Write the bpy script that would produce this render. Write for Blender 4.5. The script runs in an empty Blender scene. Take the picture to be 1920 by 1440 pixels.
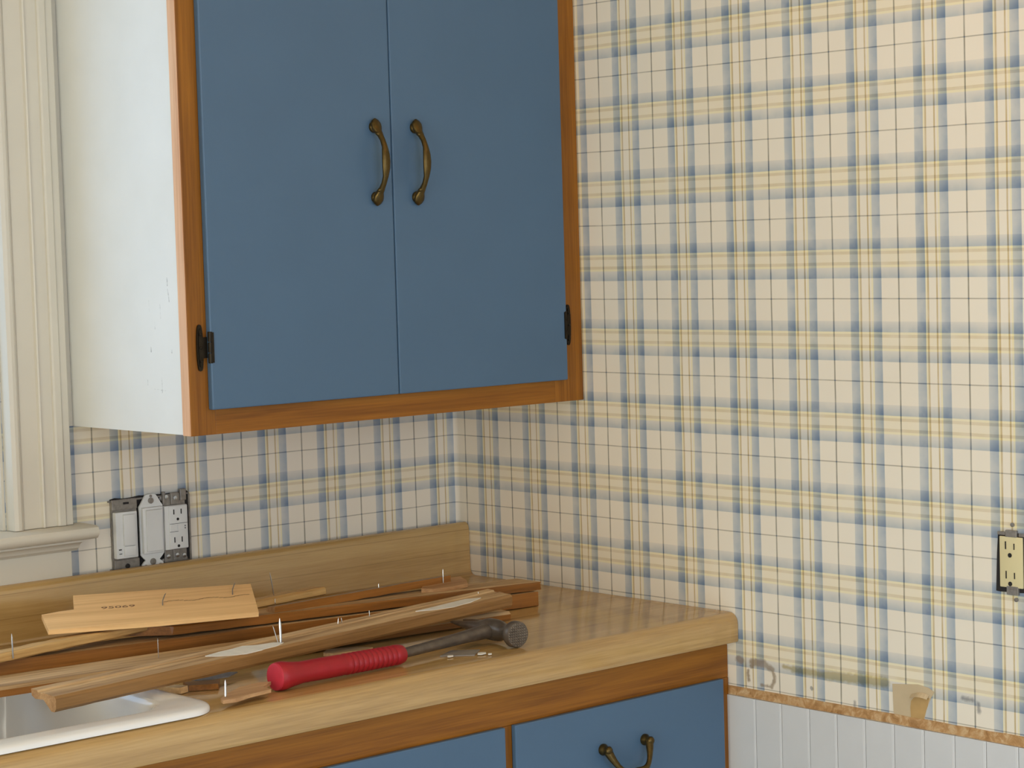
import bpy, bmesh, math, random
from mathutils import Vector, Matrix, noise
random.seed(7)
C = bpy.context.scene.collection
SC = bpy.context.scene
Z0 = 1.147          # height of the wallpaper's reference line above the floor
CT = 0.914          # counter top height

# ---------------------------------------------------------------- camera
cam = bpy.data.cameras.new('camera'); cam.sensor_width = 36; cam.lens = 4084.88/1920*36
cam.clip_start = .05; cam.clip_end = 50
camo = bpy.data.objects.new('camera', cam); C.objects.link(camo)
R_ = ((0.7477057862671075, -0.6633871357762282, -0.02921583935639581),
      (0.06384174361544843, 0.028023000720318852, 0.9975665106662154),
      (0.6609540747698177, 0.7477514423371185, -0.06330475122716236))
M_ = Matrix.Identity(4)
for i in range(3):
    M_[i][0] = R_[0][i]; M_[i][1] = R_[1][i]; M_[i][2] = -R_[2][i]
M_.translation = (-2.3363, -2.7918, 0.313+Z0)
camo.matrix_world = M_
SC.camera = camo

# ---------------------------------------------------------------- light and exposure
SC.view_settings.view_transform = 'Standard'; SC.view_settings.look = 'None'
SC.view_settings.gamma = 1; SC.view_settings.use_curve_mapping = False
SC.view_settings.exposure = -0.10
w = bpy.data.worlds.new('world'); SC.world = w; w.use_nodes = True
w.node_tree.nodes['Background'].inputs[0].default_value = (.62, .78, 1, 1)
w.node_tree.nodes['Background'].inputs[1].default_value = 1.0

def area(name, loc, rot, sx, sy, power, col):
    l = bpy.data.lights.new(name, 'AREA'); l.shape = 'RECTANGLE'; l.size = sx; l.size_y = sy
    l.energy = power; l.color = col
    o = bpy.data.objects.new(name, l); C.objects.link(o); o.location = loc; o.rotation_euler = rot
    return o
R = math.radians
# daylight entering by the window over the sink, by the glazed door on the left and by an unseen window added behind the camera
P_WIN, C_WIN = 4.2, (.46, .68, 1)
P_DOOR, C_DOOR = 49, (1, .94, .74)
P_FRONT, C_FRONT = 43, (.74, .83, 1)
area('window_daylight', (-1.30, .20, 1.56), (R(-90), 0, 0), .90, .94, P_WIN, C_WIN)
area('door_daylight', (-3.74, -2.2, 1.10), (0, R(-90), 0), 1.75, 1.5, P_DOOR, C_DOOR)
area('added_front_daylight', (-1.7, -4.34, 1.40), (R(90), 0, 0), 2.2, 1.5, P_FRONT, C_FRONT)
P_SUN, C_SUN = 3, (.85, .92, 1)
sl = bpy.data.lights.new('sun', 'SUN'); sl.energy = P_SUN; sl.color = C_SUN; sl.angle = R(.6)   # low sun through the glazed door, falling on the pale floor short of the plaid wall
so = bpy.data.objects.new('sun', sl); C.objects.link(so)
so.rotation_euler = Vector((1, .20, -.63)).to_track_quat('-Z', 'Y').to_euler()
LAMP_COL = (1, .44, .06); LAMP_STR = 13

# ---------------------------------------------------------------- helpers
def lin(r, g, b):
    f = lambda c: (c/255/12.92) if c/255 <= .04045 else ((c/255+.055)/1.055)**2.4
    return (f(r), f(g), f(b), 1)
class NT:
    def __init__(s, name):
        s.m = bpy.data.materials.new(name); s.m.use_nodes = True; s.t = s.m.node_tree
        s.b = s.t.nodes['Principled BSDF']
    def n(s, typ, **k):
        x = s.t.nodes.new(typ)
        for a, v in k.items(): setattr(x, a, v)
        return x
    def put(s, v, sock):
        if hasattr(v, 'is_output') or isinstance(v, bpy.types.NodeSocket): s.t.links.new(v, sock)
        else: sock.default_value = v
    def math(s, op, a, b=None, c=None, clamp=False):
        x = s.n('ShaderNodeMath', operation=op, use_clamp=clamp)
        s.put(a, x.inputs[0])
        if b is not None: s.put(b, x.inputs[1])
        if c is not None: s.put(c, x.inputs[2])
        return x.outputs[0]
    def mix(s, fac, a, b, mode='MIX'):
        x = s.n('ShaderNodeMix', data_type='RGBA', blend_type=mode)
        s.put(fac, x.inputs[0]); s.put(a, x.inputs[6]); s.put(b, x.inputs[7])
        return x.outputs[2]
    def ramp(s, fac, stops, interp='LINEAR'):
        x = s.n('ShaderNodeValToRGB'); x.color_ramp.interpolation = interp
        e = x.color_ramp.elements
        e.remove(e[1]); e[0].position = stops[0][0]; e[0].color = (*stops[0][1][:3], 1)
        for p, c in stops[1:]:
            el = e.new(p); el.color = (*c[:3], 1)
        s.put(fac, x.inputs[0]); return x.outputs[0]
    def coord(s, scale=(1, 1, 1), kind='Object', loc=(0, 0, 0)):
        tc = s.n('ShaderNodeTexCoord'); mp = s.n('ShaderNodeMapping')
        mp.inputs['Scale'].default_value = scale; mp.inputs['Location'].default_value = loc
        s.t.links.new(tc.outputs[kind], mp.inputs[0]); return mp.outputs[0]
    def noise(s, vec, scale, detail=3, rough=.5, dist=0):
        x = s.n('ShaderNodeTexNoise'); x.inputs['Scale'].default_value = scale
        x.inputs['Detail'].default_value = detail; x.inputs['Roughness'].default_value = rough
        x.inputs['Distortion'].default_value = dist
        s.t.links.new(vec, x.inputs['Vector']); return x.outputs['Fac']
    def bump(s, h, strength=.2, dist=.001):
        x = s.n('ShaderNodeBump'); x.inputs['Strength'].default_value = strength
        x.inputs['Distance'].default_value = dist
        s.put(h, x.inputs['Height']); s.t.links.new(x.outputs[0], s.b.inputs['Normal'])
    def base(s, col, rough=.5, metal=0, spec=.5, coat=0):
        s.put(col, s.b.inputs['Base Color']); s.put(rough, s.b.inputs['Roughness'])
        s.b.inputs['Metallic'].default_value = metal
        s.b.inputs['Specular IOR Level'].default_value = spec
        s.b.inputs['Coat Weight'].default_value = coat
        return s.m

def wood(name, dark, light, axis=0, rough=.45, fine=1.0, contrast=1.0, spec=.4, seed=0., bump=.15):
    """stretched noise grain running along one local axis"""
    s = NT(name)
    k = [60., 60., 60.]; k[axis] = 2.5
    v = s.coord(tuple(x*fine for x in k), loc=(seed, seed*1.7, seed*.6))
    a = s.noise(v, 1.0, 4, .6, .6)
    k2 = [420., 420., 420.]; k2[axis] = 9.
    v2 = s.coord(tuple(x*fine for x in k2), loc=(seed, 0, seed))
    b = s.noise(v2, 1.0, 2, .6)
    f = s.math('ADD', s.math('MULTIPLY', a, .68), s.math('MULTIPLY', b, .32))
    lo, hi = .5-.17/contrast, .5+.17/contrast
    col = s.ramp(f, [(lo, dark), (hi, light)])
    s.bump(b, bump, .0006)
    return s.base(col, rough, 0, spec)

def plain(name, col, rough=.5, metal=0, spec=.5, var=.08, scale=30, bump=0, coat=0):
    s = NT(name)
    v = s.coord()
    n = s.noise(v, scale, 3)
    c2 = tuple(max(0, x*(1-2*var)) for x in col[:3])+(1,)
    c = s.mix(n, c2, tuple(min(1, x*(1+var)) for x in col[:3])+(1,))
    if bump: s.bump(s.noise(v, scale*14, 2), bump, .0005)
    return s.base(c, rough, metal, spec, coat)

class MB:
    """collects shapes into one bmesh, built as ONE mesh object"""
    def __init__(s): s.bm = bmesh.new()
    def box(s, x0, x1, y0, y1, z0, z1, mi=0, bev=0):
        t = bmesh.new()
        vs = [t.verts.new((x, y, z)) for x in (x0, x1) for y in (y0, y1) for z in (z0, z1)]
        for f in ((0, 1, 3, 2), (4, 6, 7, 5), (0, 4, 5, 1), (2, 3, 7, 6), (0, 2, 6, 4), (1, 5, 7, 3)):
            t.faces.new([vs[i] for i in f])
        bmesh.ops.recalc_face_normals(t, faces=t.faces)
        if bev: bmesh.ops.bevel(t, geom=t.edges[:], offset=bev, segments=2, affect='EDGES', profile=.6)
        s.add(t, mi); return s
    def add(s, t, mi=0, M=None):
        mp = {}
        for v in t.verts: mp[v] = s.bm.verts.new(M @ v.co if M else v.co)
        for f in t.faces:
            try: g = s.bm.faces.new([mp[v] for v in f.verts]); g.material_index = mi if mi is not None else f.material_index
            except ValueError: pass
        t.free()
    def prism(s, prof, a0, a1, ax='x', mi=0, mis=None, caps=True):
        """closed profile swept straight along x (prof=(y,z)), y (prof=(x,z)) or z (prof=(x,y))"""
        def P(p, a): return {'x': (a, p[0], p[1]), 'y': (p[0], a, p[1]), 'z': (p[0], p[1], a)}[ax]
        t = bmesh.new()
        A = [t.verts.new(P(p, a0)) for p in prof]; B = [t.verts.new(P(p, a1)) for p in prof]
        n = len(prof)
        for i in range(n):
            f = t.faces.new((A[i], A[(i+1) % n], B[(i+1) % n], B[i])); f.material_index = mis[i] if mis else mi
        if caps:
            f = t.faces.new(A[::-1]); f.material_index = mi
            f = t.faces.new(B); f.material_index = mi
        bmesh.ops.recalc_face_normals(t, faces=t.faces)
        s.add(t, None); return s
    def rings(s, rings, mi=0, cap0=True, cap1=True):
        vs = [[s.bm.verts.new(p) for p in r] for r in rings]
        n = len(vs[0])
        for a, b in zip(vs, vs[1:]):
            for i in range(n):
                f = s.bm.faces.new((a[i], a[(i+1) % n], b[(i+1) % n], b[i])); f.material_index = mi
        if cap0: s.bm.faces.new(vs[0][::-1]).material_index = mi
        if cap1: s.bm.faces.new(vs[-1]).material_index = mi
        return s
    def sweep(s, pts, radii, seg=10, mi=0, up=(0, 0, 1)):
        """tube of elliptical section (ra across, rb along up) along pts"""
        pts = [Vector(p) for p in pts]; rs = []
        for i, p in enumerate(pts):
            t = (pts[min(i+1, len(pts)-1)]-pts[max(i-1, 0)]).normalized()
            u = Vector(up); u = (u-t*u.dot(t)).normalized(); sd = t.cross(u)
            r = radii[i]; ra, rb = r if isinstance(r, tuple) else (r, r)
            rs.append([p+sd*(ra*math.cos(2*math.pi*k/seg))+u*(rb*math.sin(2*math.pi*k/seg)) for k in range(seg)])
        return s.rings(rs, mi)
    def lathe(s, prof, seg=20, M=None, mi=0):
        """prof=(r, z) about local z"""
        rs = []
        for r, z in prof:
            ring = [Vector((max(r, 1e-5)*math.cos(2*math.pi*k/seg), max(r, 1e-5)*math.sin(2*math.pi*k/seg), z)) for k in range(seg)]
            rs.append([M @ p if M else p for p in ring])
        return s.rings(rs, mi)
    def poly(s, outline, thick, mi=0, M=None):
        """flat outline (x, y) given a thickness along z"""
        t = bmesh.new()
        A = [t.verts.new((x, y, 0)) for x, y in outline]; B = [t.verts.new((x, y, thick)) for x, y in outline]
        n = len(outline)
        for i in range(n): t.faces.new((A[i], A[(i+1) % n], B[(i+1) % n], B[i]))
        t.faces.new(A[::-1]); t.faces.new(B)
        bmesh.ops.recalc_face_normals(t, faces=t.faces)
        s.add(t, mi, M); return s
    def build(s, name, mats, parent=None, smooth=False, angle=35):
        me = bpy.data.meshes.new(name)
        bmesh.ops.recalc_face_normals(s.bm, faces=s.bm.faces)
        s.bm.to_mesh(me); s.bm.free()
        for m in (mats if isinstance(mats, (list, tuple)) else [mats]): me.materials.append(m)
        o = bpy.data.objects.new(name, me); C.objects.link(o)
        if parent: o.parent = parent
        if smooth:
            for p in me.polygons: p.use_smooth = True
            try: me.set_sharp_from_angle(angle=R(angle))
            except Exception: pass
        return o

def islands(mb, name, mats, parent=None, smooth=False, angle=35):
    """every loose shape of the collector becomes a part of its own"""
    bm = mb.bm; seen = set(); out = []
    for v in bm.verts[:]:
        if v in seen: continue
        st, comp = [v], []
        seen.add(v)
        while st:
            a = st.pop(); comp.append(a)
            for e in a.link_edges:
                o = e.other_vert(a)
                if o not in seen: seen.add(o); st.append(o)
        n = MB(); mp = {a: n.bm.verts.new(a.co) for a in comp}; fs = {f for a in comp for f in a.link_faces}
        for f in fs: n.bm.faces.new([mp[a] for a in f.verts]).material_index = f.material_index
        out.append(n.build(name, mats, parent, smooth, angle))
    bm.free(); return out
def tag(o, label=None, cat=None, group=None, kind=None):
    for k, v in (('label', label), ('category', cat), ('group', group), ('kind', kind)):
        if v: o[k] = v
    return o
def empty(name, loc=(0, 0, 0), rot=(0, 0, 0)):
    o = bpy.data.objects.new(name, None); C.objects.link(o); o.location = loc; o.rotation_euler = rot
    o.empty_display_size = .05; return o
def dup(o, parent):
    c = o.copy(); C.objects.link(c); c.parent = parent
    for ch in o.children: dup(ch, c)
    return c
def rrect(x0, x1, y0, y1, r, z, n=6):
    out = []
    for cx, cy, a in ((x1-r, y1-r, 0), (x0+r, y1-r, 90), (x0+r, y0+r, 180), (x1-r, y0+r, 270)):
        for k in range(n+1):
            t = R(a+90*k/n); out.append((cx+r*math.cos(t), cy+r*math.sin(t), z))
    return out

# ---------------------------------------------------------------- materials
def plaid():
    s = NT('plaid_wallpaper')
    tc = s.n('ShaderNodeTexCoord'); sp = s.n('ShaderNodeSeparateXYZ'); s.t.links.new(tc.outputs['Object'], sp.inputs[0])
    x, y, z = sp.outputs
    u = s.math('SUBTRACT', x, y)
    seam = s.math('LESS_THAN', u, -.446)
    u = s.math('ADD', u, s.math('MULTIPLY', seam, .0345))
    wob = s.noise(tc.outputs['Object'], 9, 2)
    wz = s.math('MULTIPLY', s.math('SUBTRACT', wob, .5), .0016)
    sv = s.math('FRACT', s.math('ADD', s.math('DIVIDE', s.math('SUBTRACT', s.math('ADD', u, wz), .0268), .1142), 10.1))
    th = s.math('FRACT', s.math('ADD', s.math('DIVIDE', s.math('SUBTRACT', Z0, s.math('ADD', z, wz)), .1133), 20.1))
    W = (1, 1, 1)
    def stops(segs, e=.004):
        out = [(0, W)]; prev = None
        for a, b, ca, cb in segs:
            a += .1; b += .1
            if prev is not None and a-prev < .0085: out[-1] = (a, ca)
            else: out += [(a-e, W), (a, ca)]
            out += [(b, cb), (b+e, W)]; prev = b
        return out
    bl, bd = (.66, .74, .87), (.44, .55, .74)
    blh, bdh = (.86, .885, .94), (.58, .67, .80)
    ye = (1.0, .985, .80); ta = (.70, .60, .40); tah = (.86, .80, .66); ty = (1, .98, .90)
    V = stops([(-.008, .008, (.40, .40, .37), (.40, .40, .37)), (.266, .388, bl, bd), (.392, .410, ye, ye), (.418, .437, ta, ta),
               (.545, .563, ta, ta), (.592, .612, ye, ye), (.618, .738, bl, bd)])
    H = stops([(-.0045, .0045, (.53, .52, .49), (.53, .52, .49)), (.273, .398, blh, bdh), (.402, .424, ye, ye), (.430, .462, tah, tah),
               (.466, .555, ty, ty), (.560, .592, tah, tah), (.598, .620, ye, ye), (.627, .752, blh, bdh)])
    cv = s.ramp(sv, V); ch = s.ramp(th, H)
    blot = s.noise(tc.outputs['Object'], 30, 3)
    amt = s.math('ADD', s.math('MULTIPLY', blot, 1.1), .36, clamp=True)
    cv = s.mix(amt, (1, 1, 1, 1), cv); ch = s.mix(amt, (1, 1, 1, 1), ch)
    pat = s.mix(1.0, cv, ch, 'MULTIPLY')
    sv1 = s.n('ShaderNodeSeparateColor'); s.t.links.new(cv, sv1.inputs[0]); sh1 = s.n('ShaderNodeSeparateColor'); s.t.links.new(ch, sh1.inputs[0])
    both = s.math('MULTIPLY', s.math('MULTIPLY', s.math('SUBTRACT', 1, sv1.outputs[0]), s.math('SUBTRACT', 1, sh1.outputs[0])), 2.6, clamp=True)
    pat = s.mix(both, pat, (.10, .20, .42, 1))            # inks overprint darker where the bands cross
    pn = s.noise(tc.outputs['Object'], 5, 3)
    paper = s.mix(pn, PAPER0, PAPER1)
    col = s.mix(1.0, paper, pat, 'MULTIPLY')
    # water stains and glue left on the paper (real marks): capsules on the right wall in (y, z)
    mask = None
    edge = s.noise(tc.outputs['Object'], 160, 3)
    def cap(y0, z0, y1, z1, r, soft=.004):
        r = r+.0018
        dy, dz = y1-y0, z1-z0; L2 = dy*dy+dz*dz or 1e-9
        t = s.math('DIVIDE', s.math('ADD', s.math('MULTIPLY', s.math('SUBTRACT', y, y0), dy), s.math('MULTIPLY', s.math('SUBTRACT', z, z0), dz)), L2, clamp=True)
        a = s.math('SUBTRACT', s.math('SUBTRACT', y, y0), s.math('MULTIPLY', t, dy))
        b = s.math('SUBTRACT', s.math('SUBTRACT', z, z0), s.math('MULTIPLY', t, dz))
        d = s.math('SQRT', s.math('ADD', s.math('MULTIPLY', a, a), s.math('MULTIPLY', b, b)))
        d = s.math('ADD', d, s.math('MULTIPLY', s.math('SUBTRACT', edge, .5), .006))
        return s.math('DIVIDE', s.math('SUBTRACT', r, d), soft, clamp=True)
    def union(cs):
        m = cs[0]
        for c in cs[1:]: m = s.math('MAXIMUM', m, c)
        return s.math('MULTIPLY', m, s.math('GREATER_THAN', -.2, y))
    brown = union([cap(-.632, .845, -.638, .844, .0055), cap(-.660, .8435, -.682, .8445, .0060), cap(-.682, .8445, -.699, .837, .0045),
                   cap(-.699, .837, -.7025, .824, .0026, .003), cap(-.7025, .824, -.696, .812, .0026, .003), cap(-.696, .812, -.676, .812, .0016, .003),
                   cap(-.651, .830, -.652, .816, .0022, .003), cap(-.6575, .838, -.6585, .838, .003, .003)])
    col = s.mix(s.math('MULTIPLY', brown, s.math('ADD', s.math('MULTIPLY', blot, .7), .36, clamp=True)), col, lin(140, 118, 90))
    green = union([cap(-.738, .8435, -.800, .8425, .0055, .005), cap(-.800, .843, -.905, .846, .0075, .005), cap(-.72, .845, -.74, .844, .003)])
    col = s.mix(s.math('MULTIPLY', green, .8), col, s.mix(1, col, (.60, .52, .28, 1), 'MULTIPLY'))
    grey = union([cap(-.772, .8205, -.7725, .8195, .0018, .002), cap(-1.035, .842, -1.050, .842, .003), cap(-1.06, .838, -1.061, .828, .003), cap(-.85, .812, -.8505, .80, .002)])
    col = s.mix(s.math('MULTIPLY', grey, .6), col, lin(95, 95, 100))
    s.bump(s.noise(tc.outputs['Object'], 700, 2), .06, .0004)
    return s.base(col, .62, 0, .35)
PAPER0 = lin(235, 224, 204); PAPER1 = lin(243, 233, 214)
M = {}
M['paper'] = plaid()
M['white_paint'] = plain('white_trim_paint', lin(212, 204, 186), .42, var=.03, scale=12, bump=.05)
def side_paint():
    s = NT('scuffed_white_paint')
    tc = s.n('ShaderNodeTexCoord'); sp = s.n('ShaderNodeSeparateXYZ'); s.t.links.new(tc.outputs['Object'], sp.inputs[0])
    x, y, z = sp.outputs
    n = s.noise(s.coord((1, 1, 1)), 14, 3)
    col = s.mix(n, lin(226, 226, 220), lin(236, 236, 231))
    edge = s.noise(tc.outputs['Object'], 220, 3)
    m = None
    for y0, z0, y1, z1, r in ((-.2710, 1.430, -.2715, 1.420, .0012), (-.2715, 1.415, -.2745, 1.398, .0010), (-.251, 1.395, -.2515, 1.375, .0006),
                              (-.224, 1.335, -.2242, 1.329, .0012), (-.2762, 1.3325, -.2763, 1.329, .0012), (-.2490, 1.294, -.2486, 1.273, .0008),
                              (-.2126, 1.290, -.2126, 1.283, .0008), (-.225, 1.278, -.258, 1.2765, .0004), (-.223, 1.40, -.2235, 1.385, .0005), (-.236, 1.37, -.2365, 1.36, .0005)):
        dy, dz = y1-y0, z1-z0; L2 = dy*dy+dz*dz
        t = s.math('DIVIDE', s.math('ADD', s.math('MULTIPLY', s.math('SUBTRACT', y, y0), dy), s.math('MULTIPLY', s.math('SUBTRACT', z, z0), dz)), L2, clamp=True)
        a = s.math('SUBTRACT', s.math('SUBTRACT', y, y0), s.math('MULTIPLY', t, dy))
        b = s.math('SUBTRACT', s.math('SUBTRACT', z, z0), s.math('MULTIPLY', t, dz))
        d = s.math('SQRT', s.math('ADD', s.math('MULTIPLY', a, a), s.math('MULTIPLY', b, b)))
        d = s.math('ADD', d, s.math('MULTIPLY', s.math('SUBTRACT', edge, .5), .003))
        k = s.math('DIVIDE', s.math('SUBTRACT', r, d), .0015, clamp=True)
        m = k if m is None else s.math('MAXIMUM', m, k)
    col = s.mix(s.math('MULTIPLY', m, .75), col, lin(90, 84, 76))
    s.bump(s.noise(tc.outputs['Object'], 120, 3), .06, .0005)
    return s.base(col, .4, 0, .5)
M['side_paint'] = side_paint()
M['blue'] = plain('blue_cabinet_paint', lin(76, 104, 130), .42, var=.04, scale=8, bump=.05)
M['oak_v'] = wood('oak_frame_vertical', lin(112, 64, 10), lin(159, 101, 26), 2, .42)
M['oak_h'] = wood('oak_frame_horizontal', lin(112, 64, 10), lin(159, 101, 26), 0, .42)
M['brass'] = plain('antique_brass', lin(96, 78, 42), .34, .85, var=.25, scale=180)
M['dark_brass'] = plain('blackened_brass', lin(46, 38, 26), .45, .7, var=.25, scale=180)
M['stamp_ink'] = plain('faded_stamp_ink', lin(120, 84, 58), .8, var=.2, scale=300)
M['dark_grain'] = plain('dark_split_grain', lin(104, 66, 38), .8, var=.2)
M['dark'] = plain('dark_recess', lin(34, 30, 28), .8, var=.2)
M['steel'] = plain('dull_steel', lin(150, 144, 136), .42, .45, var=.25, scale=160)
M['nail_metal'] = plain('bright_nail_steel', lin(200, 205, 212), .25, 1, var=.1)
M['white_plastic'] = plain('white_plastic', lin(222, 222, 218), .35, var=.02)
M['ivory_plastic'] = plain('ivory_plastic', lin(222, 208, 160), .35, var=.03)
M['enamel'] = plain('white_enamel', lin(235, 232, 226), .12, var=.02, scale=6)
M['bare_wood'] = wood('bare_pine', lin(150, 106, 66), lin(206, 164, 116), 0, .65, bump=.3)
M['pale_wood'] = wood('pale_split_wood', lin(165, 122, 66), lin(222, 182, 118), 0, .6, bump=.3, seed=3)
M['pink_wood'] = wood('pink_pine_board', lin(217, 168, 109), lin(255, 212, 149), 0, .6, fine=.6, seed=5)
M['rough_back'] = wood('rough_sawn_back', lin(142, 108, 70), lin(218, 184, 136), 0, .7, contrast=1.2, seed=8, bump=.5)
M['stain_wood'] = wood('stained_trim_face', lin(108, 66, 20), lin(166, 108, 46), 0, .38, seed=11)
M['lit_edge_wood'] = wood('lit_bare_oak_edge', lin(206, 150, 106), lin(240, 196, 154), 2, .5, seed=21)  # unvarnished edge, lightened further for the window light on it
M['brown_wood'] = wood('brown_varnish_face', lin(116, 82, 44), lin(166, 124, 74), 0, .4, seed=14)
def laminate():
    s = NT('oak_laminate')
    v = s.coord((3.0, 70, 70)); a = s.noise(v, 1, 4, .6, .5)
    v2 = s.coord((14, 420, 420)); b = s.noise(v2, 1, 3, .6)
    v3 = s.coord((.8, 16, 16)); c = s.noise(v3, 1, 2)
    f = s.math('ADD', s.math('ADD', s.math('MULTIPLY', a, .4), s.math('MULTIPLY', b, .3)), s.math('MULTIPLY', c, .3))
    col = s.ramp(f, [(.30, lin(150, 116, 70)), (.5, lin(184, 148, 92)), (.70, lin(202, 168, 110))])
    # printed board joints, thin dark lines along the run
    tc = s.n('ShaderNodeTexCoord'); sp = s.n('ShaderNodeSeparateXYZ'); s.t.links.new(tc.outputs['Object'], sp.inputs[0])
    q = s.math('FRACT', s.math('DIVIDE', s.math('SUBTRACT', sp.outputs[2], sp.outputs[1]), .034))
    ln = s.math('MULTIPLY', s.math('LESS_THAN', q, .035), s.math('GREATER_THAN', sp.outputs[2], CT-.001))
    col = s.mix(s.math('MULTIPLY', ln, .35), col, lin(110, 78, 42))
    rg = s.math('ADD', s.math('MULTIPLY', b, .08), .08)
    return s.base(col, rg, 0, 1.0)
M['laminate'] = laminate()
M['red_grip'] = plain('red_rubber_grip', lin(160, 18, 30), .5, var=.1, scale=60, bump=.1)
M['pink_grip'] = plain('pink_red_butt', lin(196, 44, 62), .55, var=.12, scale=90)
M['hammer_steel'] = plain('tarnished_hammer_steel', lin(112, 100, 88), .36, .5, var=.3, scale=90, bump=.1)
M['backing'] = plain('tan_paper_backing', lin(204, 182, 146), .8, var=.06, scale=40)
M['plaster'] = plain('ochre_bare_plaster', lin(196, 158, 100), .85, var=.12, scale=50)
def glue():
    s = NT('old_glue_strip')
    v = s.coord((1, 1, 1)); a = s.noise(v, 60, 5, .65, 1.0)
    col = s.ramp(a, [(.3, lin(150, 108, 62)), (.5, lin(190, 146, 96)), (.68, lin(216, 186, 144))])
    s.bump(a, .3, .001); return s.base(col, .75, 0, .3)
M['glue'] = glue()
M['bead'] = plain('white_beadboard_paint', lin(214, 213, 211), .5, var=.03, scale=20, bump=.08)
M['paint_chip'] = plain('chipped_white_paint', lin(228, 222, 208), .6, var=.1, scale=60)
M['grey_chip'] = plain('grey_flake', lin(150, 142, 132), .5, var=.15, scale=90)
M['floor'] = plain('pale_grey_vinyl_floor', lin(176, 190, 208), .45, var=.04, scale=9)
M['ceiling'] = plain('ceiling_paint', lin(232, 218, 190), .8, var=.02)
M['room_paint'] = plain('pale_wall_paint', lin(220, 216, 208), .7, var=.03)

# ---------------------------------------------------------------- the room
XL, YF, ZC = -3.7, -4.3, 2.45
def struct(o): o['kind'] = 'structure'; return o
struct(MB().box(XL-.1, .1, YF-.1, .2, -.1, 0).build('floor', M['floor']))
struct(MB().box(XL-.1, .1, YF-.1, .2, ZC, ZC+.1).build('ceiling', M['ceiling']))
WX0, WX1, WZ0, WZ1 = -1.760, -.838, 1.070, 2.03     # window over the sink
wr = MB()
wr.box(0, .1, YF-.1, .2, 0, ZC)
struct(wr.build('wall_right', M['paper']))
wb = MB()
wb.box(WX1, 0, 0, .14, 0, ZC); wb.box(XL-.1, WX0, 0, .14, 0, ZC)
wb.box(WX0, WX1, 0, .14, 0, WZ0); wb.box(WX0, WX1, 0, .14, WZ1, ZC)
# the paper bridges the inside corner in a small round
fil = [(0.0005, .0005), (-.009, .0005)] + [(-.009+.009*math.sin(R(a)), -.009+.009*math.cos(R(a))) for a in range(0, 91, 15)]
wb.prism(fil, CT+.003, ZC, 'z')
wall_back = struct(wb.build('wall_back', M['paper'], smooth=True, angle=30))
DY0, DY1, DZ1 = -3.0, -1.4, 2.05                    # glazed door in the left wall
wl = MB()
wl.box(XL-.1, XL, YF-.1, DY0, 0, ZC); wl.box(XL-.1, XL, DY1, .2, 0, ZC); wl.box(XL-.1, XL, DY0, DY1, DZ1, ZC)
struct(wl.build('wall_left', M['room_paint']))
wf = MB(); NX0, NX1, NZ0, NZ1 = -2.85, -.55, .60, 2.20       # wide unseen window, added behind the camera for frontal light
wf.box(XL-.1, NX0, YF-.1, YF, 0, ZC); wf.box(NX1, .1, YF-.1, YF, 0, ZC); wf.box(NX0, NX1, YF-.1, YF, 0, NZ0); wf.box(NX0, NX1, YF-.1, YF, NZ1, ZC)
struct(wf.build('wall_front', M['room_paint']))
w2 = struct(empty('added_window', (0, 0, 0)))
for a, b, c, d in ((NX0, NX0+.05, NZ0, NZ1), (NX1-.05, NX1, NZ0, NZ1), (NX0+.05, NX1-.05, NZ0, NZ0+.05), (NX0+.05, NX1-.05, NZ1-.05, NZ1), (-1.725, -1.675, NZ0+.05, NZ1-.05)):
    MB().box(a, b, YF-.03, YF+.015, c, d, bev=.003).build('sash', M['white_paint'], w2)
dr = struct(empty('door_1', (XL, (DY0+DY1)/2, 0)))
for yy0, yy1, zz0, zz1 in ((DY0, DY0+.06, 0, DZ1), (DY1-.06, DY1, 0, DZ1), (DY0, DY1, DZ1-.06, DZ1), ((DY0+DY1)/2-.05, (DY0+DY1)/2+.05, 0, DZ1-.06)):
    o = MB().box(-.09, .015, yy0-dr.location.y, yy1-dr.location.y, zz0, zz1).build('door_frame', M['white_paint'], dr)

# window over the sink: casing, stool, apron, jambs, sash
win = struct(empty('window_1', (0, 0, 0)))
cas = [(-.8365, 0), (-.8365, -.0185), (-.8355, -.0220), (-.8300, -.0240), (-.8250, -.0235), (-.8210, -.0205), (-.8190, -.0155), (-.8170, -.0175),
       (-.800, -.0165), (-.790, -.0165), (-.7885, -.0205), (-.7865, -.0215), (-.7850, -.0190), (-.7840, -.0175), (-.766, -.0175), (-.7650, -.0205),
       (-.7625, -.0220), (-.7535, -.0220), (-.7515, -.0205), (-.7505, -.019), (-.7405, -.019), (-.7395, -.018), (-.7395, 0)]
MB().prism(cas, 1.0765, 2.14, 'z').build('casing', M['white_paint'], win, True, 25)
mir = [(-2.598-x, y) for x, y in cas][::-1]
MB().prism(mir, 1.0765, 2.14, 'z').build('casing', M['white_paint'], win, True, 25)
MB().box(-1.86, -.739, -.022, 0, 2.035, 2.14, bev=.003).build('head_casing', M['white_paint'], win)
stool = [(.10, 1.056), (-.046, 1.056), (-.052, 1.058), (-.056, 1.063), (-.0565, 1.068), (-.054, 1.073), (-.048, 1.0755), (.10, 1.0765)]
MB().prism(stool, -1.878, -.7195, 'x').build('stool', M['white_paint'], win, True, 40)
cove = [(0, 1.0558), (-.040, 1.0558), (-.040, 1.0525), (-.036, 1.0515), (-.031, 1.049), (-.028, 1.0455), (-.027, 1.043), (-.0225, 1.0405), (-.0205, 1.0385), (0, 1.0385)]
MB().prism(cove, -1.862, -.7365, 'x').build('cove_molding', M['white_paint'], win, True, 30)
MB().box(-1.853, -.7445, -.0185, 0, .914, 1.0385, bev=.001).build('apron', M['white_paint'], win)
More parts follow.
